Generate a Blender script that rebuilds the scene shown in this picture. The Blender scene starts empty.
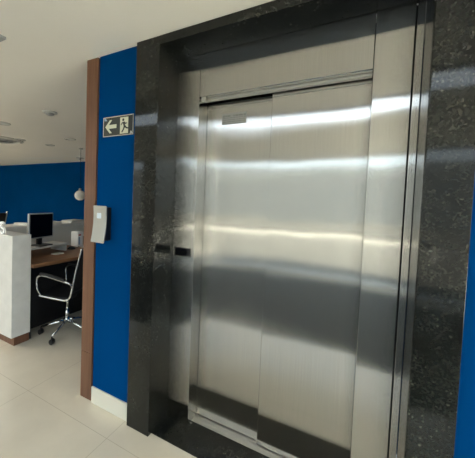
import bpy, bmesh, math, random
from mathutils import Vector, Matrix
random.seed(4)
sc = bpy.context.scene
C = sc.collection
R = math.radians

# ------------------------------------------------------------------ camera
H = 2.36
cam_d = bpy.data.cameras.new('camera')
cam = bpy.data.objects.new('camera', cam_d); C.objects.link(cam)
rx = Vector((0.87519443, 0.48235144, 0.03703779))
ry = Vector((-0.05134448, 0.01648696, 0.9985449))
fz = Vector((-0.48103893, 0.87582263, -0.03919537))
m = Matrix((rx, ry, -fz)).transposed().to_4x4()
m.translation = Vector((0, -1.3487, 1.4307))
cam.matrix_world = m
cam_d.sensor_width = 36; cam_d.sensor_fit = 'HORIZONTAL'
cam_d.lens = 283.388 / 475 * 36
cam_d.shift_x = (237.5 - 200.365) / 475
cam_d.shift_y = -(229 - 211.513) / 475
cam_d.clip_start = 0.05; cam_d.clip_end = 200
sc.camera = cam

# ------------------------------------------------------------------ world
w = bpy.data.worlds.new('world'); sc.world = w; w.use_nodes = True
nt = w.node_tree; bg = nt.nodes['Background']
tc = nt.nodes.new('ShaderNodeTexCoord'); sp = nt.nodes.new('ShaderNodeSeparateXYZ')
rp = nt.nodes.new('ShaderNodeValToRGB')
nt.links.new(tc.outputs['Generated'], sp.inputs[0]); nt.links.new(sp.outputs['Z'], rp.inputs[0])
rp.color_ramp.elements[0].position = 0.0; rp.color_ramp.elements[0].color = (0.88, 0.95, 1.0, 1)
rp.color_ramp.elements[1].position = 0.6; rp.color_ramp.elements[1].color = (0.62, 0.76, 0.95, 1)
nt.links.new(rp.outputs[0], bg.inputs['Color'])
bg.inputs['Strength'].default_value = 2.3

# ------------------------------------------------------------------ lights and exposure
vs = sc.view_settings
vs.view_transform = 'Standard'; vs.look = 'None'; vs.gamma = 1; vs.use_curve_mapping = False
vs.exposure = 0.9

def area(name, loc, sx, sy, rot, power, col, portal=False):
    l = bpy.data.lights.new(name, 'AREA'); l.shape = 'RECTANGLE'; l.size = sx; l.size_y = sy
    l.energy = power; l.color = col
    if portal: l.cycles.is_portal = True
    o = bpy.data.objects.new(name, l); C.objects.link(o); o.location = loc; o.rotation_euler = rot
    return o
WY = -4.1          # window wall
area('window_portal', (-0.7, WY - .12, 1.18), 6.0, 2.3, (R(90), 0, 0), 1, (1, 1, 1), True)
area('window_portal', (-7.3, WY - .12, 1.18), 5.4, 2.3, (R(90), 0, 0), 1, (1, 1, 1), True)

area('window_portal', (3.12, -2.05, 1.18), 4.0, 2.3, (R(90), 0, R(90)), 1, (1, 1, 1), True)  # this portal and the next serve the added side windows
area('window_portal', (-12.62, -2.0, 1.18), 3.9, 2.3, (R(90), 0, R(-90)), 1, (1, 1, 1), True)
area('linear_light', (-.4, -1.30, 2.333), 4.3, .33, (0, 0, 0), 8, (.76, .89, 1))
area('linear_light', (-6.2, -1.30, 2.333), 4.3, .33, (0, 0, 0), 55, (1, .93, .82))  # added fill lamp, out of view, to brighten the reception side
sl_ = bpy.data.lights.new('sun', 'SUN'); sl_.energy = 26; sl_.angle = R(.6); sl_.color = (1, .93, .82)
so = bpy.data.objects.new('sun', sl_); C.objects.link(so); so.rotation_euler = (R(-32), 0, 0)
# ------------------------------------------------------------------ materials
def mat(name, col=(.5, .5, .5), rough=.5, metal=0., spec=.5, coat=0.):
    m = bpy.data.materials.new(name); m.use_nodes = True
    b = m.node_tree.nodes['Principled BSDF']
    b.inputs['Base Color'].default_value = (*col, 1); b.inputs['Roughness'].default_value = rough
    b.inputs['Metallic'].default_value = metal; b.inputs['Specular IOR Level'].default_value = spec
    b.inputs['Coat Weight'].default_value = coat
    return m
def N(m, t, **k):
    n = m.node_tree.nodes.new(t)
    for a, v in k.items():
        if a in n.inputs.keys(): n.inputs[a].default_value = v
        else: setattr(n, a, v)
    return n
def L(m, a, b): m.node_tree.links.new(a, b)
def P(m): return m.node_tree.nodes['Principled BSDF']
def coords(m, scale=(1, 1, 1), loc=(0, 0, 0)):
    t = N(m, 'ShaderNodeTexCoord'); mp = N(m, 'ShaderNodeMapping')
    mp.inputs['Scale'].default_value = scale; mp.inputs['Location'].default_value = loc
    L(m, t.outputs['Object'], mp.inputs[0]); return mp.outputs[0]
def ramp(m, fac, stops):
    r = N(m, 'ShaderNodeValToRGB'); e = r.color_ramp.elements
    e[0].position, e[0].color = stops[0][0], (*stops[0][1], 1)
    e[1].position, e[1].color = stops[-1][0], (*stops[-1][1], 1)
    for p_, c_ in stops[1:-1]:
        x = e.new(p_); x.color = (*c_, 1)
    L(m, fac, r.inputs[0]); return r.outputs[0]
def noise(m, vec, scale, detail=3, rough=.5):
    n = N(m, 'ShaderNodeTexNoise'); n.inputs['Scale'].default_value = scale
    n.inputs['Detail'].default_value = detail; n.inputs['Roughness'].default_value = rough
    L(m, vec, n.inputs['Vector']); return n.outputs['Fac']
def bump(m, h, strength, dist):
    b = N(m, 'ShaderNodeBump'); b.inputs['Strength'].default_value = strength; b.inputs['Distance'].default_value = dist
    L(m, h, b.inputs['Height']); L(m, b.outputs[0], P(m).inputs['Normal']); return b

def steel(name, base=(.475, .468, .448), rough=.085, aniso=.5, seed=0):
    m = mat(name, base, rough, 1)
    v = coords(m, (400, 400, 3), (seed, 0, 0))
    f = noise(m, v, 1, 2)
    L(m, ramp(m, f, [(.25, tuple(c * .93 for c in base)), (.75, tuple(min(1, c * 1.05) for c in base))]), P(m).inputs['Base Color'])
    P(m).inputs['Anisotropic'].default_value = aniso
    cx = N(m, 'ShaderNodeCombineXYZ'); cx.inputs[0].default_value = 1
    L(m, cx.outputs[0], P(m).inputs['Tangent'])
    v2 = coords(m, (.9, .9, 1.7), (seed * 3.1, 0, seed))
    bp = bump(m, noise(m, v2, 2.2, 1), 1.0, .0015)
    # fine vertical brushing: the grain tips the surface sideways at random, so mirrored shapes smear into level bands
    wn = N(m, 'ShaderNodeTexWhiteNoise'); g = N(m, 'ShaderNodeNewGeometry')
    sc2 = N(m, 'ShaderNodeVectorMath', operation='SCALE'); sc2.inputs['Scale'].default_value = 9000
    L(m, g.outputs['Position'], sc2.inputs[0]); L(m, sc2.outputs[0], wn.inputs['Vector'])
    sx = N(m, 'ShaderNodeSeparateColor'); L(m, wn.outputs['Color'], sx.inputs[0])
    ad = N(m, 'ShaderNodeMath', operation='ADD'); L(m, sx.outputs[0], ad.inputs[0]); L(m, sx.outputs[1], ad.inputs[1])
    sb = N(m, 'ShaderNodeMath', operation='MULTIPLY_ADD'); L(m, ad.outputs[0], sb.inputs[0]); sb.inputs[1].default_value = .34; sb.inputs[2].default_value = -.34
    cb = N(m, 'ShaderNodeCombineXYZ'); L(m, sb.outputs[0], cb.inputs[0])
    va = N(m, 'ShaderNodeVectorMath', operation='ADD'); L(m, bp.outputs[0], va.inputs[0]); L(m, cb.outputs[0], va.inputs[1])
    vn = N(m, 'ShaderNodeVectorMath', operation='NORMALIZE'); L(m, va.outputs[0], vn.inputs[0])
    L(m, vn.outputs[0], P(m).inputs['Normal'])
    gl = N(m, 'ShaderNodeBsdfAnisotropic'); gl.inputs['Roughness'].default_value = .55; gl.inputs['Color'].default_value = (*base, 1)
    mx = N(m, 'ShaderNodeMixShader'); mx.inputs[0].default_value = .0
    out = m.node_tree.nodes['Material Output']
    L(m, P(m).outputs[0], mx.inputs[1]); L(m, gl.outputs[0], mx.inputs[2]); L(m, mx.outputs[0], out.inputs['Surface'])
    return m
M_steel = steel('brushed_steel')
M_steel2 = steel('brushed_steel_frame', seed=5.)
M_steel3 = steel('brushed_steel_door', seed=9.)
M_alu = mat('aluminium', (.62, .60, .55), .3, 1)

def granite(name):
    m = mat(name, (.02, .02, .02), .07, 0, .42)
    v = coords(m)
    vo = N(m, 'ShaderNodeTexVoronoi'); vo.inputs['Scale'].default_value = 150; L(m, v, vo.inputs['Vector'])
    sep = N(m, 'ShaderNodeSeparateColor'); L(m, vo.outputs['Color'], sep.inputs[0])
    c1 = ramp(m, sep.outputs[0], [(.0, (.008, .009, .008)), (.6, (.016, .017, .015)), (.9, (.028, .029, .025)), (.985, (.036, .036, .031)), (1, (.10, .10, .085))])
    n = noise(m, v, 7, 5, .65)
    c2 = ramp(m, n, [(.35, (.25, .25, .25)), (.65, (.95, .95, .88))])
    mx = N(m, 'ShaderNodeMix', data_type='RGBA', blend_type='MULTIPLY'); mx.inputs[0].default_value = 1
    L(m, c1, mx.inputs[6]); L(m, c2, mx.inputs[7]); L(m, mx.outputs[2], P(m).inputs['Base Color'])
    return m
M_granite = granite('dark_granite')

def tile():
    m = mat('porcelain_tile', (.5, .46, .38), .12, 0, .5)
    v = coords(m, (1 / .8, 1 / .8, 1), (2.026 / .8, .167 / .8, 0))
    s = N(m, 'ShaderNodeSeparateXYZ'); L(m, v, s.inputs[0])
    ds = []
    for k in (0, 1):
        fr = N(m, 'ShaderNodeMath', operation='FRACT'); L(m, s.outputs[k], fr.inputs[0])
        a = N(m, 'ShaderNodeMath', operation='SUBTRACT'); L(m, fr.outputs[0], a.inputs[0]); a.inputs[1].default_value = .5
        b = N(m, 'ShaderNodeMath', operation='ABSOLUTE'); L(m, a.outputs[0], b.inputs[0]); ds.append(b.outputs[0])
    mx = N(m, 'ShaderNodeMath', operation='MAXIMUM'); L(m, ds[0], mx.inputs[0]); L(m, ds[1], mx.inputs[1])
    g = N(m, 'ShaderNodeMath', operation='GREATER_THAN'); L(m, mx.outputs[0], g.inputs[0]); g.inputs[1].default_value = .4975
    n = noise(m, coords(m), 1.6, 5, .6)
    c = ramp(m, n, [(.3, (.56, .50, .40)), (.7, (.66, .60, .485))])
    mix = N(m, 'ShaderNodeMix', data_type='RGBA'); L(m, g.outputs[0], mix.inputs[0]); L(m, c, mix.inputs[6])
    mix.inputs[7].default_value = (.46, .41, .32, 1); L(m, mix.outputs[2], P(m).inputs['Base Color'])
    return m
M_tile = tile()

def wood(name, a, b, axis, rough=.45):
    m = mat(name, a, rough)
    sca = [38, 38, 38]; sca[axis] = 1.6
    n = noise(m, coords(m, tuple(sca)), 1, 5, .6)
    P(m).inputs['Specular IOR Level'].default_value = .2
    L(m, ramp(m, n, [(.3, a), (.7, b)]), P(m).inputs['Base Color']); return m
M_wood = wood('walnut_wood', (.125, .058, .033), (.19, .094, .056), 2)
M_desk = wood('desk_wood', (.19, .092, .045), (.28, .145, .075), 1)

def paint(name, col, rough=.6, var=.06, sc_=2.):
    m = mat(name, col, rough)
    n = noise(m, coords(m), sc_, 4)
    L(m, ramp(m, n, [(.3, tuple(c * (1 - var) for c in col)), (.7, tuple(c * (1 + var) for c in col))]), P(m).inputs['Base Color'])
    bump(m, noise(m, coords(m), 260, 2), .08, .002)
    return m
M_blue = paint('blue_paint', (.0008, .046, .165), .9)
P(M_blue).inputs['Specular IOR Level'].default_value = .0
M_ceil = paint('ceiling_plaster', (.90, .865, .79), .8, .03, .8)
M_white = paint('white_plaster', (.62, .61, .57), .7)
M_base = mat('white_baseboard', (.68, .64, .54), .3)
M_counter = paint('mottled_white_laminate', (.62, .61, .58), .35, .07, 9)
M_black = mat('black_plastic', (.008, .008, .009), .35)
M_gap = mat('dark_gap', (.004, .004, .004), .8)
M_screen = mat('screen_glass', (.002, .002, .003), .12)
M_silver = mat('silver_plastic', (.42, .42, .41), .45, .1)
M_device = mat('satin_silver', (.36, .35, .31), .45, .4)
M_button = mat('pale_button', (.60, .68, .74), .4)
M_chrome = mat('chrome', (.75, .75, .74), .1, 1)
M_leather = mat('black_leather', (.010, .010, .011), .5)
M_paper = mat('paper', (.62, .62, .58), .7)
M_globe = mat('opal_glass', (.85, .85, .80), .25)
M_signdark = mat('sign_board', (.020, .022, .018), .4)
M_signpale = mat('photoluminescent_vinyl', (.60, .60, .45), .5)
M_signedge = mat('sign_border', (.50, .50, .44), .5)
M_letter = mat('white_acrylic', (.95, .95, .95), .3)
M_carpet = paint('dark_carpet', (.075, .076, .07), .9, .2, 60)
M_conc = paint('facade_concrete', (.085, .090, .090), .8)
M_terr = paint('terrace_paving', (.075, .070, .058), .8)
M_court = paint('pale_concrete', (.80, .75, .66), .8)
M_frame = mat('window_aluminium', (.45, .44, .41), .35, .8)
M_label = mat('grey_print', (.16, .16, .15), .5)
M_label2 = mat('grey_sticker', (.30, .30, .28), .5)
M_red = mat('red_print', (.5, .06, .05), .5)
M_blueprint = mat('blue_print', (.25, .35, .5), .5)
def emit(name, col, s):
    m = mat(name, (.8, .8, .8), .5); P(m).inputs['Emission Color'].default_value = (*col, 1)
    P(m).inputs['Emission Strength'].default_value = s; return m
M_strip = emit('light_diffuser', (.80, .91, 1.0), .15)
def glass():
    m = bpy.data.materials.new('window_glass'); m.use_nodes = True; t = m.node_tree; t.nodes.clear()
    o = t.nodes.new('ShaderNodeOutputMaterial'); mx = t.nodes.new('ShaderNodeMixShader'); mx.inputs[0].default_value = .06
    tr = t.nodes.new('ShaderNodeBsdfTransparent'); tr.inputs[0].default_value = (.93, .96, .95, 1)
    gl = t.nodes.new('ShaderNodeBsdfGlossy'); gl.inputs['Roughness'].default_value = .02
    t.links.new(tr.outputs[0], mx.inputs[1]); t.links.new(gl.outputs[0], mx.inputs[2]); t.links.new(mx.outputs[0], o.inputs[0])
    return m
M_glass = glass()

# ------------------------------------------------------------------ helpers
def box(bm, x0, x1, y0, y1, z0, z1):
    v = [bm.verts.new(p) for p in ((x0,y0,z0),(x1,y0,z0),(x1,y1,z0),(x0,y1,z0),(x0,y0,z1),(x1,y0,z1),(x1,y1,z1),(x0,y1,z1))]
    for f in ((0,3,2,1),(4,5,6,7),(0,1,5,4),(1,2,6,5),(2,3,7,6),(3,0,4,7)): bm.faces.new([v[i] for i in f])
    return v
def B(*bs):
    bm = bmesh.new()
    for b in bs: box(bm, *b)
    return bm
def poly(bm, pts, y0, y1):
    """prism: outline pts in x,z extruded between y0 and y1"""
    a = [bm.verts.new((x, y0, z)) for x, z in pts]; b = [bm.verts.new((x, y1, z)) for x, z in pts]
    bm.faces.new(a); bm.faces.new(b[::-1]); n = len(pts)
    for i in range(n): bm.faces.new((a[i], b[i], b[(i+1) % n], a[(i+1) % n]))
def tube(bm, pts, r, seg=10, closed=False, cap=True):
    pts = [Vector(p) for p in pts]; n = len(pts); rings = []
    up = None
    for i, p in enumerate(pts):
        if closed: t = (pts[(i+1) % n] - pts[i-1]).normalized()
        else: t = (pts[min(i+1, n-1)] - pts[max(i-1, 0)]).normalized()
        if up is None:
            up = Vector((0, 0, 1)) if abs(t.z) < .9 else Vector((1, 0, 0))
        up = (up - t * up.dot(t)).normalized(); s = t.cross(up)
        rr = r[i] if isinstance(r, (list, tuple)) else r
        rings.append([bm.verts.new(p + (up * math.cos(a) + s * math.sin(a)) * rr) for a in [2*math.pi*k/seg for k in range(seg)]])
    for i in range(n if closed else n-1):
        A, B_ = rings[i], rings[(i+1) % n]
        for k in range(seg): bm.faces.new((A[k], A[(k+1) % seg], B_[(k+1) % seg], B_[k]))
    if cap and not closed: bm.faces.new(rings[0][::-1]); bm.faces.new(rings[-1])
def lathe(bm, prof, seg=24, c=(0, 0, 0)):
    rings = []
    for r, z in prof:
        if r < 1e-6: rings.append([bm.verts.new((c[0], c[1], c[2]+z))])
        else: rings.append([bm.verts.new((c[0]+r*math.cos(2*math.pi*k/seg), c[1]+r*math.sin(2*math.pi*k/seg), c[2]+z)) for k in range(seg)])
    for a, b in zip(rings, rings[1:]):
        for k in range(seg):
            k2 = (k+1) % seg
            if len(a) == 1 and len(b) == 1: continue
            if len(a) == 1: bm.faces.new((a[0], b[k2], b[k]))
            elif len(b) == 1: bm.faces.new((a[k], a[k2], b[0]))
            else: bm.faces.new((a[k], a[k2], b[k2], b[k]))
def smooth_path(pts, n=6):
    pts = [Vector(p) for p in pts]; out = []
    for i in range(len(pts)-1):
        p0 = pts[max(i-1, 0)]; p1 = pts[i]; p2 = pts[i+1]; p3 = pts[min(i+2, len(pts)-1)]
        for k in range(n):
            t = k/n
            out.append(.5*((2*p1)+(p2-p0)*t+(2*p0-5*p1+4*p2-p3)*t*t+(-p0+3*p1-3*p2+p3)*t**3))
    out.append(pts[-1]); return out
def obj(name, bm, m, parent=None, bevel=0., smooth=False, segs=2, shift=None):
    bmesh.ops.recalc_face_normals(bm, faces=bm.faces[:])
    if shift: bmesh.ops.translate(bm, verts=bm.verts[:], vec=shift)
    me = bpy.data.meshes.new(name); bm.to_mesh(me); bm.free()
    if smooth:
        for p in me.polygons: p.use_smooth = True
    me.materials.append(m)
    o = bpy.data.objects.new(name, me); C.objects.link(o)
    if parent: o.parent = parent
    if bevel:
        b = o.modifiers.new('bevel', 'BEVEL'); b.width = bevel; b.segments = segs; b.limit_method = 'ANGLE'
    return o
def struct(name, bm, m, label=None, parent=None, **k):
    o = obj(name, bm, m, parent, **k)
    if not parent: o['kind'] = 'structure'
    if label: o['label'] = label
    return o
def tag(o, label, cat, group=None):
    o['label'] = label; o['category'] = cat
    if group: o['group'] = group
    return o
def thing(name, label, cat, loc=(0, 0, 0), rot=0, group=None):
    o = bpy.data.objects.new(name, None); C.objects.link(o); o.empty_display_size = .1
    o.location = loc; o.rotation_euler = (0, 0, rot); return tag(o, label, cat, group)

# ------------------------------------------------------------------ the setting
XW0, XW1 = -1.667, -1.56             # wood end trim
GL, GLI, GR, GRR = -1.198, -1.026, .214, .353   # granite jambs
PJ, RS, RD = -.032, .164, .27        # granite front, steel frame, door plane
ST = 2.309
struct('floor', B((-12.5, 3., WY, 0, -.1, 0), (-12.5, XW0 + .0, 0, 3.87, -.1, 0)), M_tile, 'polished beige porcelain tile floor')
struct('floor_carpet', B((-4.6, 2.2, WY + .24, -1.22, .0005, .005)), M_carpet, 'dark carpet zone of the lobby')
struct('ceiling', B((-12.5, 3., WY - .1, 3.97, H, H + .12)), M_ceil, 'off-white plaster ceiling')
struct('wall_elevator', B((-1.545, GL, 0, .12, 0, H)), M_blue, 'deep blue painted wall left of the elevator')
struct('wall_elevator_right', B((GRR, 3., 0, .12, 0, H)), M_blue, 'deep blue painted wall right of the elevator')
struct('wall_side', B((-1.66, -1.56, .31, 3.87, 0, H)), M_blue)
struct('wall_core', B((-1.56, 3., .62, .74, 0, H)), M_blue)
struct('wall_back', B((-12.5, -1.66, 3.87, 3.97, 0, H)), M_blue, 'dark blue back wall of the office')
struct('wall_left', B((-12.6, -12.5, WY, -3.95, 0, H), (-12.6, -12.5, -.05, 3.97, 0, H), (-12.6, -12.5, -3.95, -.05, H - .015, H)), M_white)
struct('wall_right', B((3., 3.1, WY, -4.05, 0, H), (3., 3.1, -.05, .74, 0, H), (3., 3.1, -4.05, -.05, H - .015, H)), M_white)
struct('wall_window', B((-12.5, -10., WY - .1, WY, 0, H), (-4.6, -3.7, WY - .1, WY, 0, H), (2.3, 3., WY - .1, WY, 0, H),
                        (-10., -4.6, WY - .1, WY, H - .015, H), (-3.7, 2.3, WY - .1, WY, H - .015, H)), M_white)
for i, (a, b, n) in enumerate(((-3.7, 2.3, 4), (-10., -4.6, 4))):
    fr = bmesh.new()
    box(fr, a, b, WY - .08, WY - .02, 0, .05); box(fr, a, b, WY - .08, WY - .02, .84, .89); box(fr, a, b, WY - .08, WY - .02, H - .04, H - .015)
    for k in range(n + 1):
        x = a + (b - a) * k / n
        box(fr, max(a, x - .025), min(b, x + .025), WY - .075, WY - .025, .06, H - .04)
    wn = struct('window_%d' % (i + 1), fr, M_frame, 'floor to ceiling window of the lobby')
    obj('window_glass', B((a + .02, b - .02, WY - .053, WY - .047, .06, H - .04)), M_glass, wn)
for i, (x, a, b, n) in enumerate(((3.05, -4.05, -.05, 3), (-12.55, -3.95, -.05, 3))):  # side openings added out of view to let more light onto the ceiling
    fr = bmesh.new()
    box(fr, x - .03, x + .03, a, b, 0, .06); box(fr, x - .03, x + .03, a, b, H - .04, H - .015)
    for k in range(n + 1):
        y = a + (b - a) * k / n
        box(fr, x - .025, x + .025, max(a, y - .025), min(b, y + .025), .06, H - .04)
    wn = struct('window_%d' % (i + 3), fr, M_frame, 'added floor to ceiling side window, unseen, lighting the lobby ceiling')
    obj('window_glass', B((x - .003, x + .003, a + .02, b - .02, .06, H - .04)), M_glass, wn)
# outside
struct('bounce_ground_right', B((3.1, 16, WY - .1, 12, -.25, -.12)), M_court)  # unseen pale ground, added to bounce sunlight up through the side window
struct('bounce_ground_left', B((-24, -12.6, WY - .1, 12, -.25, -.12)), M_court)  # same added bounce surface on the left
struct('kerb', B((-40, 30, -4.55, WY - .1, -.2, .0)), M_court)
rl = bmesh.new(); box(rl, -40, 30, -9.03, -8.98, .29, .36)
for k in range(24): box(rl, -24 + 2 * k, -23.95 + 2 * k, -9.03, -8.99, -.12, .29)
struct('terrace_rail', rl, M_court)
struct('terrace', B((-40, 30, -24, WY - .1, -.25, -.12)), M_terr)
fac = bmesh.new(); box(fac, -40, 30, -26, -24, -.3, 4.75)
struct('facade_opposite', fac, M_conc)
struct('trim_1', B((XW0, XW1, -.004, .30, .335, H), (XW0, XW1, -.004, .30, 0, .332)), M_wood, 'brown wooden vertical end panel', bevel=.002)
struct('trim_2', B((XW1, -1.547, .012, .05, 0, H)), M_gap, 'dark shadow gap beside the wooden end panel')
struct('baseboard_front', B((-1.545, GL, -.012, 0, 0, .113)), M_base, 'cream white baseboard under the blue wall', bevel=.002)
struct('baseboard_right', B((GRR, 3., -.012, 0, 0, .113)), M_base, 'white baseboard right of the granite surround', bevel=.002)

# ------------------------------------------------------------------ granite door surround
t = thing('granite_surround', 'dark speckled granite surround framing the steel elevator entrance', 'door surround', ((GLI + GR) / 2, 0, 0))
sh = (-(GLI + GR) / 2, 0, 0)
obj('jamb', B((GL, GLI, PJ, RS + .02, -.03, H - .001)), M_granite, t, bevel=.002, shift=sh)
obj('jamb', B((GR, GRR, PJ, RS + .02, -.03, H - .001)), M_granite, t, bevel=.002, shift=sh)
obj('lintel', B((GLI, GR, PJ, RS + .02, ST, H - .001)), M_granite, t, bevel=.001, shift=sh)
obj('threshold', B((GLI, GR, .0, .212, -.03, .001)), M_granite, t, shift=sh)

# ------------------------------------------------------------------ steel elevator frame
JL, RJ, SEAM, HB = -.867, .036, .181, 2.055
t = thing('elevator_frame', 'brushed steel elevator frame panels lining the granite opening', 'elevator frame', ((GLI + GR) / 2, RS, 0))
sh = (-(GLI + GR) / 2, -RS, 0)
obj('side_panel', B((GLI + .001, JL, RS, .274, 0, ST - .001)), M_steel2, t, bevel=.002, shift=sh)
obj('side_panel', B((RJ, SEAM, RS, .240, 0, ST - .001)), M_steel2, t, bevel=.002, shift=sh)
obj('edge_strip', B((SEAM + .005, GR - .001, RS - .0, .240, 0, ST - .001)), M_steel2, t, bevel=.0015, shift=sh)
obj('seam_backing', B((SEAM - .01, SEAM + .02, RS + .02, .22, 0.002, ST - .004)), M_gap, t, shift=sh)
obj('header_panel', B((JL + .0015, RJ - .0015, RS, .24, HB, ST - .001)), M_steel, t, bevel=.002, shift=sh)
obj('header_track', B((JL + .002, RJ - .002, .205, .238, HB - .012, HB + .0)), M_alu, t, bevel=.002, shift=sh)
cp = obj('call_plate', B((-1.003, -.890, RS - .005, RS, 1.075, 1.128)), M_screen, t, bevel=.001, shift=sh)
cp['label'] = 'glossy black call plate'
bk = obj('track_bracket', B((-.858, -.835, .175, .195, HB - .022, HB)), M_alu, t, shift=sh)
sl = obj('door_sill', B((JL - .02, RJ + .02, .212, .345, -.03, .002)), M_alu, t, shift=sh)
sl['label'] = 'grooved aluminium sill'
for yy in (.222, .236, .250):
    obj('sill_groove', B((JL, RJ + .02, yy, yy + .004, .002, .0035)), M_gap, sl)

# elevator door
MID = -.4455
t = thing('elevator_door', 'closed brushed steel sliding elevator door with two panels', 'elevator door', ((JL + RJ) / 2, .27, 0))
sh = (-(JL + RJ) / 2, -.27, 0)
p1 = obj('door_panel', B((-.93, MID + .02, .277, .300, .006, 2.10)), M_steel3, t, bevel=.003, shift=sh)
p2 = obj('door_panel', B((MID, .07, .252, .274, .006, 2.10)), M_steel, t, bevel=.003, shift=sh)
lb = obj('notice_sticker', B((-.762, -.602, .2755, .277, 1.905, 1.974)), M_label2, p1, shift=sh)
lb['label'] = 'small grey printed notice sticker'
bm = bmesh.new()
for k in range(5):
    z = 1.957 - k * .0115
    x0 = -.756
    while x0 < -.612:
        wd = random.uniform(.008, .028); 
        if not (k == 0 and -.715 < x0 < -.69): box(bm, x0, min(x0 + wd, -.607), .2751, .2755, z - (.004 if k else .006), z + (.001 if k else .004))
        x0 += wd + .005
obj('sticker_print', bm, M_label, lb, shift=sh)
# shaft behind the door
struct('wall_shaft', B((-1.02, .21, .35, .36, 0, H)), M_gap)

# ------------------------------------------------------------------ exit sign
t = thing('exit_sign', 'dark exit sign with white arrow and running man on blue wall', 'sign', (-1.3645, 0, 1.888))
W2, H2 = .131, .063
obj('sign_board', B((-W2, W2, -.004, 0, -H2, H2)), M_signdark, t)
e = .0045
obj('border', B((-W2, W2, -.0052, -.0041, H2 - e, H2), (-W2, W2, -.0052, -.0041, -H2, -H2 + e), (-W2, -W2 + e, -.0052, -.0041, -H2 + e, H2 - e), (W2 - e, W2, -.0052, -.0041, -H2 + e, H2 - e)), M_signedge, t)
bm = bmesh.new()
poly(bm, [(-.112, 0), (-.072, .042), (-.052, .042), (-.080, .012), (-.012, .012), (-.012, -.012), (-.080, -.012), (-.052, -.042), (-.072, -.042)], -.0052, -.0041)
obj('arrow', bm, M_signpale, t)
dr = obj('doorway_symbol', B((.020, .088, -.0052, -.0041, -.052, .050)), M_signpale, t)
bm = bmesh.new()
def limb(pts, ws):
    L_, R_ = [], []
    for i, (x, z) in enumerate(pts):
        a = Vector(pts[max(i-1, 0)]); b = Vector(pts[min(i+1, len(pts)-1)]); d = (b - a).normalized(); n = Vector((-d.y, d.x)) * ws[i]
        L_.append((x + n.x, z + n.y)); R_.append((x - n.x, z - n.y))
    poly(bm, L_ + R_[::-1], -.0062, -.0053)
limb([(.052, .020), (.058, -.008)], [.009, .006])
limb([(.056, .018), (.070, .008), (.078, .014)], [.004, .0035, .003])
limb([(.050, .018), (.038, .014), (.028, .002)], [.004, .0035, .003])
limb([(.058, -.008), (.050, -.026), (.036, -.044)], [.006, .005, .004])
limb([(.060, -.006), (.074, -.018), (.094, -.022)], [.006, .005, .004])
poly(bm, [(.047 + .0085 * math.cos(a), .034 + .0085 * math.sin(a)) for a in [2 * math.pi * k / 14 for k in range(14)]], -.0062, -.0053)
obj('running_figure', bm, M_signdark, t)
bm = bmesh.new(); poly(bm, [(-.124, .056), (-.110, .056), (-.094, .040), (-.118, .040)], -.0052, -.0041)
obj('corner_mark', bm, M_blueprint, t)
bm = bmesh.new(); poly(bm, [(.108, -.040), (.116, -.040), (.126, -.054), (.104, -.058)], -.0052, -.0041)
obj('corner_mark', bm, M_signedge, t)

# ------------------------------------------------------------------ wall device
t = thing('access_reader', 'silver curved wall device with pale square button beside wood trim', 'wall device', (-1.437, 0, 1.255))
bm = bmesh.new()
# vertical profile (y,z) of the curved cover
zs = [(-.118 + .236 * k / 14) for k in range(15)]
def yf(z):
    u = (z + .118) / .236
    return -(.092 - .018 * u - .010 * math.sin(math.pi * u))
fr = [(yf(z), z) for z in zs]; bk_ = [(yf(z) + .012, z) for z in zs]
out = fr + bk_[::-1]; hw = .057
a = [bm.verts.new((-hw, y, z)) for y, z in out]; b = [bm.verts.new((hw, y, z)) for y, z in out]
nn = len(out)
for i in range(14):
    j = nn - 1 - i
    bm.faces.new((a[i], a[i+1], a[j-1], a[j])); bm.faces.new((b[i], b[j], b[j-1], b[i+1]))
for i in range(nn): bm.faces.new((a[i], b[i], b[(i+1) % nn], a[(i+1) % nn]))
obj('front_cover', bm, M_device, t, bevel=.004)
obj('housing', B((-.046, .030, -.058, 0, -.108, .108)), M_black, t, bevel=.004)
obj('button', B((-.022, .016, -.074, -.060, .036, .072)), M_button, t, bevel=.003)

# ------------------------------------------------------------------ ceiling fittings
def downlight(x, y, r, label):
    t = thing('downlight', label, 'ceiling light', (x, y, H), 0, 'small round fittings on the ceiling')
    bm = bmesh.new(); lathe(bm, [(r, 0), (r, -.006), (r * .93, -.012), (r * .70, -.010), (r * .66, -.002), (r * .66, 0)], 28)
    obj('ring', bm, M_white, t, smooth=True)
    bm = bmesh.new(); lathe(bm, [(0, -.004), (r * .3, -.006), (r * .6, -.003), (r * .66, -.001)], 24)
    obj('lens', bm, M_white, t, smooth=True)
for x, y, r, l in ((-4.182, 1.72, .09, 'round recessed downlight nearest the wooden end panel'),
                   (-5.069, 1.954, .08, 'round recessed downlight midway along the ceiling, farthest back of the group'),
                   (-5.114, 1.439, .09, 'round recessed downlight just above the oval ceiling vent'),
                   (-4.179, .697, .10, 'round recessed downlight cut by the left edge of the photo')):
    downlight(x, y, r, l)
t = thing('smoke_detector', 'small domed white detector alone on the near ceiling above the counter', 'smoke detector', (-3.068, .644, H))
bm = bmesh.new(); lathe(bm, [(.075, 0), (.075, -.012), (.062, -.018), (0, -.018)], 28); obj('base', bm, M_white, t, smooth=False)
bm = bmesh.new(); lathe(bm, [(.045, -.018), (.04, -.032), (.022, -.040), (0, -.042)], 24); obj('dome', bm, M_silver, t, smooth=True)
t = thing('sprinkler', 'tiny dark fitting on the ceiling close to the back wall', 'sprinkler', (-5.997, 3.339, H))
bm = bmesh.new(); lathe(bm, [(.09, 0), (.09, -.008), (.03, -.012), (.02, -.04), (.06, -.045), (0, -.05)], 20); obj('body', bm, M_silver, t)
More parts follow.
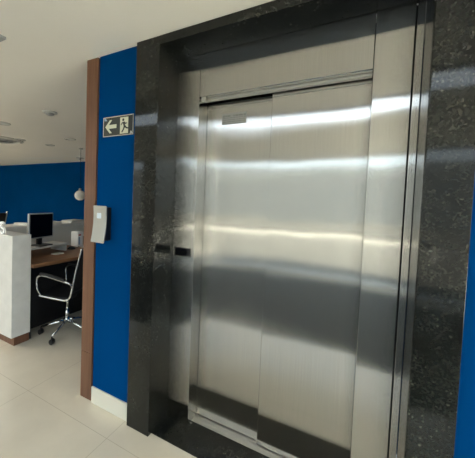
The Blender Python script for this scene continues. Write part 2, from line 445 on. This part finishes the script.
# round air vent
t = thing('ceiling_vent', 'large round grey air vent on the ceiling at the left edge', 'air vent', (-5.45, 1.30, H))
bm = bmesh.new(); lathe(bm, [(.34, 0), (.34, -.012), (.29, -.030), (.27, -.012), (.27, 0)], 36); obj('outer_ring', bm, M_white, t, smooth=False)
for k, r in enumerate((.21, .13)):
    bm = bmesh.new(); lathe(bm, [(r + .03, -.004), (r, -.030), (r - .02, -.028), (r + .01, -.002)], 36); obj('inner_ring', bm, M_silver, t)
bm = bmesh.new(); lathe(bm, [(.27, -.002), (0, -.002)], 36); obj('duct_backing', bm, M_silver, t)
# square ceiling panel at the upper left
t = thing('ceiling_panel', 'square ceiling panel with grey rim, its corner showing at upper left', 'ceiling panel', (-2.19, -.72, H))
s = .31
obj('rim', B((-s, s, s - .018, s, -.014, 0), (-s, s, -s, -s + .018, -.014, 0), (-s, -s + .018, -s + .018, s - .018, -.014, 0), (s - .018, s, -s + .018, s - .018, -.014, 0)), M_silver, t)
obj('panel', B((-s + .018, s - .018, -s + .018, s - .018, -.006, 0)), M_white, t)
# linear light
t = thing('linear_ceiling_light', 'long linear ceiling light of the lobby seen mirrored in the steel door', 'ceiling light', (-.4, -1.30, H))
obj('housing', B((-2.2, 2.2, -.19, .19, -.02, 0)), M_white, t)
obj('diffuser', B((-2.18, 2.18, -.17, .17, -.024, -.02)), M_strip, t)
t = thing('linear_ceiling_light', 'unseen linear fill light added over the reception side of the lobby', 'ceiling light', (-6.2, -1.30, H))  # fixture body made up to go with the added fill lamp
obj('housing', B((-2.2, 2.2, -.19, .19, -.02, 0)), M_white, t)
obj('diffuser', B((-2.18, 2.18, -.17, .17, -.024, -.02)), M_strip, t)

# ------------------------------------------------------------------ globe pendant
t = thing('pendant_lamp', 'white glass globe pendant hanging before the dark blue back wall', 'lamp', (-4.776, 2.4, 1.44))
bm = bmesh.new(); bmesh.ops.create_uvsphere(bm, u_segments=28, v_segments=18, radius=.10); obj('globe', bm, M_globe, t, smooth=True)
bm = bmesh.new(); lathe(bm, [(0, .14), (.022, .14), (.026, .095), (.03, .09)], 16); obj('cap', bm, M_silver, t, smooth=True)
bm = bmesh.new(); tube(bm, [(0, 0, .135), (0, 0, H - 1.44 - .02)], .0035, 8); obj('cord', bm, M_gap, t)
bm = bmesh.new(); lathe(bm, [(.04, H - 1.44), (.04, H - 1.44 - .02), (0, H - 1.44 - .025)], 20); obj('canopy', bm, M_white, t)

# ------------------------------------------------------------------ reception
CX, CY0, CY1 = -2.737, .086, .26
t = thing('reception_counter', 'mottled white reception counter end panel with brown wooden plinth', 'counter', (CX, CY0, 0))
sh = (-CX, -CY0, 0)
obj('front_panel', B((-5.6, CX, CY0, CY1, .083, 1.041)), M_counter, t, bevel=.003, shift=sh)
pl = obj('plinth', B((-5.55, CX - .012, CY0 + .03, CY1 - .005, 0, .083)), M_wood, t, shift=sh)
pl['label'] = 'brown wooden recessed plinth'
# white letter standing on counter top
bm = bmesh.new()
ctr = []
r1 = .019
for k in range(0, 15): 
    a = R(20 + 250 * k / 14); ctr.append((r1 * 1.15 * math.cos(a), .0205 + r1 * math.sin(a)))
for k in range(1, 15):
    a = R(90 - 250 * k / 14); ctr.append((r1 * 1.25 * math.cos(a), -.0195 + r1 * math.sin(a)))
Lp, Rp = [], []
for i, (x, z) in enumerate(ctr):
    A = Vector(ctr[max(i-1, 0)]); Bq = Vector(ctr[min(i+1, len(ctr)-1)]); d = (Bq - A).normalized(); n = Vector((-d.y, d.x)) * .0068
    Lp.append((x + n.x, z + n.y)); Rp.append((x - n.x, z - n.y))
sc_ = 1.0
fa, fb, ba, bb = [[bm.verts.new((x, yy, z)) for x, z in S] for S, yy in ((Lp, -.008), (Rp, -.008), (Lp, .008), (Rp, .008))]
for i in range(len(ctr) - 1):
    bm.faces.new((fa[i], fa[i+1], fb[i+1], fb[i])); bm.faces.new((ba[i], bb[i], bb[i+1], ba[i+1]))
    bm.faces.new((fa[i], ba[i], ba[i+1], fa[i+1])); bm.faces.new((fb[i], fb[i+1], bb[i+1], bb[i]))
bm.faces.new((fa[0], fb[0], bb[0], ba[0])); bm.faces.new((fa[-1], ba[-1], bb[-1], fb[-1]))
lt = obj('letter', bm, M_letter); lt.scale = (1.6, 1, 1.3); lt.location = (-2.945, .105, 1.041 + .060)
tag(lt, 'white letter S standing on the counter top at left edge', 'letter')

# desk behind
DX = -2.70
t = thing('office_desk', 'brown wooden desk with black underside behind the reception counter', 'desk', (-3.1, .9, 0))
sh = (3.1, -.9, 0)
obj('desktop', B((-3.52, DX, .262, 1.18, .715, .75)), M_desk, t, bevel=.003, shift=sh)
g = obj('side_top', B((-3.52, DX - .05, 1.18, 2.2, .715, .75)), M_counter, t, bevel=.003, shift=sh); g['label'] = 'pale laminate far section'
obj('back_panel', B((-2.99, -2.96, .262, 2.2, .0, .715)), M_black, t, shift=sh)
obj('end_panel', B((-3.50, DX - .06, 2.17, 2.2, 0, .715)), M_black, t, shift=sh)
obj('end_panel', B((-3.50, DX - .06, .262, .282, 0, .715)), M_black, t, shift=sh)
t = thing('office_partition', 'off-white low partition with ledge behind the desk', 'partition', (-3.6, 1.2, 0))
sh = (3.6, -1.2, 0)
obj('panel', B((-3.62, -3.525, .262, 2.6, 0, 1.01)), M_white, t, shift=sh)
obj('ledge', B((-3.80, -3.50, .262, 2.6, 1.01, 1.045)), M_counter, t, bevel=.003, shift=sh)

# monitor riser
t = thing('monitor_riser', 'white monitor riser shelf on the brown desk', 'shelf', (-3.20, .66, .75), R(8))
obj('shelf_board', B((-.13, .13, -.27, .27, .075, .095)), M_counter, t, bevel=.004)
obj('side_support', B((-.12, .12, -.26, -.24, 0, .075)), M_counter, t)
obj('side_support', B((-.12, .12, .225, .245, 0, .075)), M_counter, t)
# monitor
t = thing('monitor', 'black flat monitor with silver bezel standing on the white riser', 'monitor', (-3.17, .62, .845), R(12))
# faces +x local
obj('foot', B((-.07, .09, -.09, .09, 0, .012)), M_black, t, bevel=.004)
obj('neck', B((-.035, -.005, -.03, .03, .012, .16)), M_black, t, bevel=.004)
obj('casing', B((-.010, .015, -.168, .168, .085, .372)), M_silver, t, bevel=.005)
obj('screen', B((.0152, .017, -.156, .156, .100, .360)), M_screen, t)
# objects on the desk
t = thing('notepad', 'small pale notepad lying on the brown desk before the riser', 'notepad', (-3.0, .72, .75), R(8))
obj('pages', B((-.04, .04, -.055, .055, 0, .010)), M_paper, t)
obj('cover', B((-.036, .02, -.03, .03, .010, .012)), M_signpale, t)
t = thing('computer_mouse', 'black computer mouse on the desk past the riser', 'mouse', (-3.16, 1.02, .75), R(80))
bm = bmesh.new(); bmesh.ops.create_uvsphere(bm, u_segments=16, v_segments=10, radius=1)
for v in bm.verts: v.co = Vector((v.co.x * .055, v.co.y * .033, max(0, v.co.z) * .034))
obj('shell', bm, M_black, t, smooth=True)
bm = bmesh.new(); tube(bm, smooth_path([(.05, 0, .008), (.10, .02, .006), (.13, .08, .006), (.19, .1, .006)]), .003, 6); obj('cable', bm, M_black, t)
t = thing('desktop_speaker', 'narrow white box with red and blue label on the desk', 'computer box', (-3.27, 1.20, .75), R(0))
obj('case', B((-.09, .05, -.045, .045, 0, .20)), M_letter, t, bevel=.012, segs=3)
o = obj('red_label', B((.05, .0512, -.030, .01, .150, .168)), M_red, t); 
o = obj('front_print', B((.05, .0512, -.030, -.006, .03, .13)), M_blueprint, t)
t = thing('printer', 'black printer with pale lid at the far end of the desk', 'printer', (-3.25, 1.42, .75), 0)
obj('body', B((-.13, .11, -.12, .16, 0, .13)), M_black, t, bevel=.008)
obj('lid', B((-.135, .115, -.125, .165, .13, .165)), M_counter, t, bevel=.008)
# papers on the ledge
for i, (y, a, h, l, lab) in enumerate(((1.42, 6, .030, .30, 'thick stack of white papers on the ledge by the wooden panel'), (1.10, -9, .022, .22, 'thin white paper sheaf on the ledge above the printer'), (.70, 14, .025, .12, 'white paper pile on the ledge behind the monitor'))):
    t = thing('paper_stack', lab, 'papers', (-3.64, y, 1.045), R(a), 'papers lying on the partition ledge')
    obj('lower_sheets', B((-.10, .10, -l / 2, l / 2 - (.05 if i == 1 else 0), 0, h * .6)), M_paper, t)
    bm = B((-.09, .09, -l / 2, l / 2 - .05, h * .6, h))
    bmesh.ops.rotate(bm, verts=bm.verts[:], cent=(0, 0, 0), matrix=Matrix.Rotation(R(7), 3, 'Z')); obj('upper_sheets', bm, M_paper, t)

# ------------------------------------------------------------------ office chair
def office_chair(label, loc, rot, name='office_chair'):
    """chair faces local +x"""
    t = thing(name, label, 'chair', loc, rot)
    bm = bmesh.new()
    for k in range(5):
        a = R(24 + 72 * k)
        tube(bm, [(0.02 * math.cos(a), .02 * math.sin(a), .125), (.14 * math.cos(a), .14 * math.sin(a), .108), (.31 * math.cos(a), .31 * math.sin(a), .078)], [.020, .016, .011], 10)
    lathe(bm, [(0, .16), (.03, .16), (.034, .10), (.0, .10)], 20)
    obj('star_base', bm, M_chrome, t, smooth=True)
    for k in range(5):
        a = R(24 + 72 * k); bm = bmesh.new(); cx_, cy_ = .315 * math.cos(a), .315 * math.sin(a)
        for s_ in (-1, 1):
            bmq = Matrix.Translation((cx_, cy_ + s_ * .014, .028)) @ Matrix.Rotation(R(90), 4, 'X')
            bmesh.ops.create_cone(bm, cap_ends=True, segments=20, radius1=.028, radius2=.028, depth=.016, matrix=bmq)
        tube(bm, [(cx_, cy_, .03), (cx_, cy_, .08)], .008, 8)
        obj('caster', bm, M_black, t)
    bm = bmesh.new(); tube(bm, [(0, 0, .15), (0, 0, .25)], .026, 16); tube(bm, [(0, 0, .25), (0, 0, .40)], .016, 16)
    obj('gas_lift', bm, M_chrome, t, smooth=True)
    obj('mechanism', B((-.10, .08, -.06, .06, .375, .41)), M_black, t, bevel=.008)
    # side frames: seat rail bending up to back
    for s_ in (-1, 1):
        y = .225 * s_
        bm = bmesh.new()
        tube(bm, smooth_path([(.23, y, .445), (.19, y, .44), (0, y, .425), (-.14, y, .42), (-.205, y, .46), (-.235, y, .56), (-.285, y, .74), (-.355, y, .95)], 8), .0115, 10)
        obj('side_frame', bm, M_chrome, t, smooth=True)
        bm = bmesh.new(); ya = .262 * s_
        tube(bm, smooth_path([(-.235, y, .56), (-.22, ya, .60), (-.10, ya, .625), (.12, ya, .66), (.20, ya, .655), (.235, ya, .62), (.225, ya, .52), (.20, y, .442)], 8), .010, 10)
        a_ = obj('armrest', bm, M_chrome, t, smooth=True)
        bm = bmesh.new(); tube(bm, smooth_path([(-.16, ya, .628), (-.05, ya, .648), (.12, ya, .676), (.19, ya, .672)], 5), .016, 10)
        obj('arm_pad', bm, M_leather, a_, smooth=True)
    # upholstery
    def sling(pts, th, name):
        bm = bmesh.new(); P_ = smooth_path(pts, 5); w_ = .215
        q = []
        for i, p in enumerate(P_):
            d = (P_[min(i+1, len(P_)-1)] - P_[max(i-1, 0)]).normalized(); n = Vector((-d.z, 0, d.x)) * th
            q.append([bm.verts.new((p.x + n.x * sg, yy, p.z + n.z * sg)) for yy, sg in ((-w_, 1), (w_, 1), (w_, -1), (-w_, -1))])
        for a, b in zip(q, q[1:]):
            for k in range(4): bm.faces.new((a[k], a[(k+1) % 4], b[(k+1) % 4], b[k]))
        bm.faces.new(q[0]); bm.faces.new(q[-1][::-1])
        return obj(name, bm, M_leather, t, bevel=.004)
    sling([(.225, 0, .447), (.1, 0, .437), (-.02, 0, .43), (-.15, 0, .436)], .012, 'seat')
    sling([(-.225, 0, .50), (-.25, 0, .64), (-.305, 0, .80), (-.345, 0, .93)], .010, 'backrest')
    return t
ch = office_chair('chrome and black leather office chair at the desk beside wooden panel', (-2.60, .565, .002), R(200))
ch.scale = (.76, .86, .97)
office_chair('dark office chair back showing above the counter at left edge', (-5.27, .84, .002), R(180)).scale = (1.2, 1.2, 1.2)
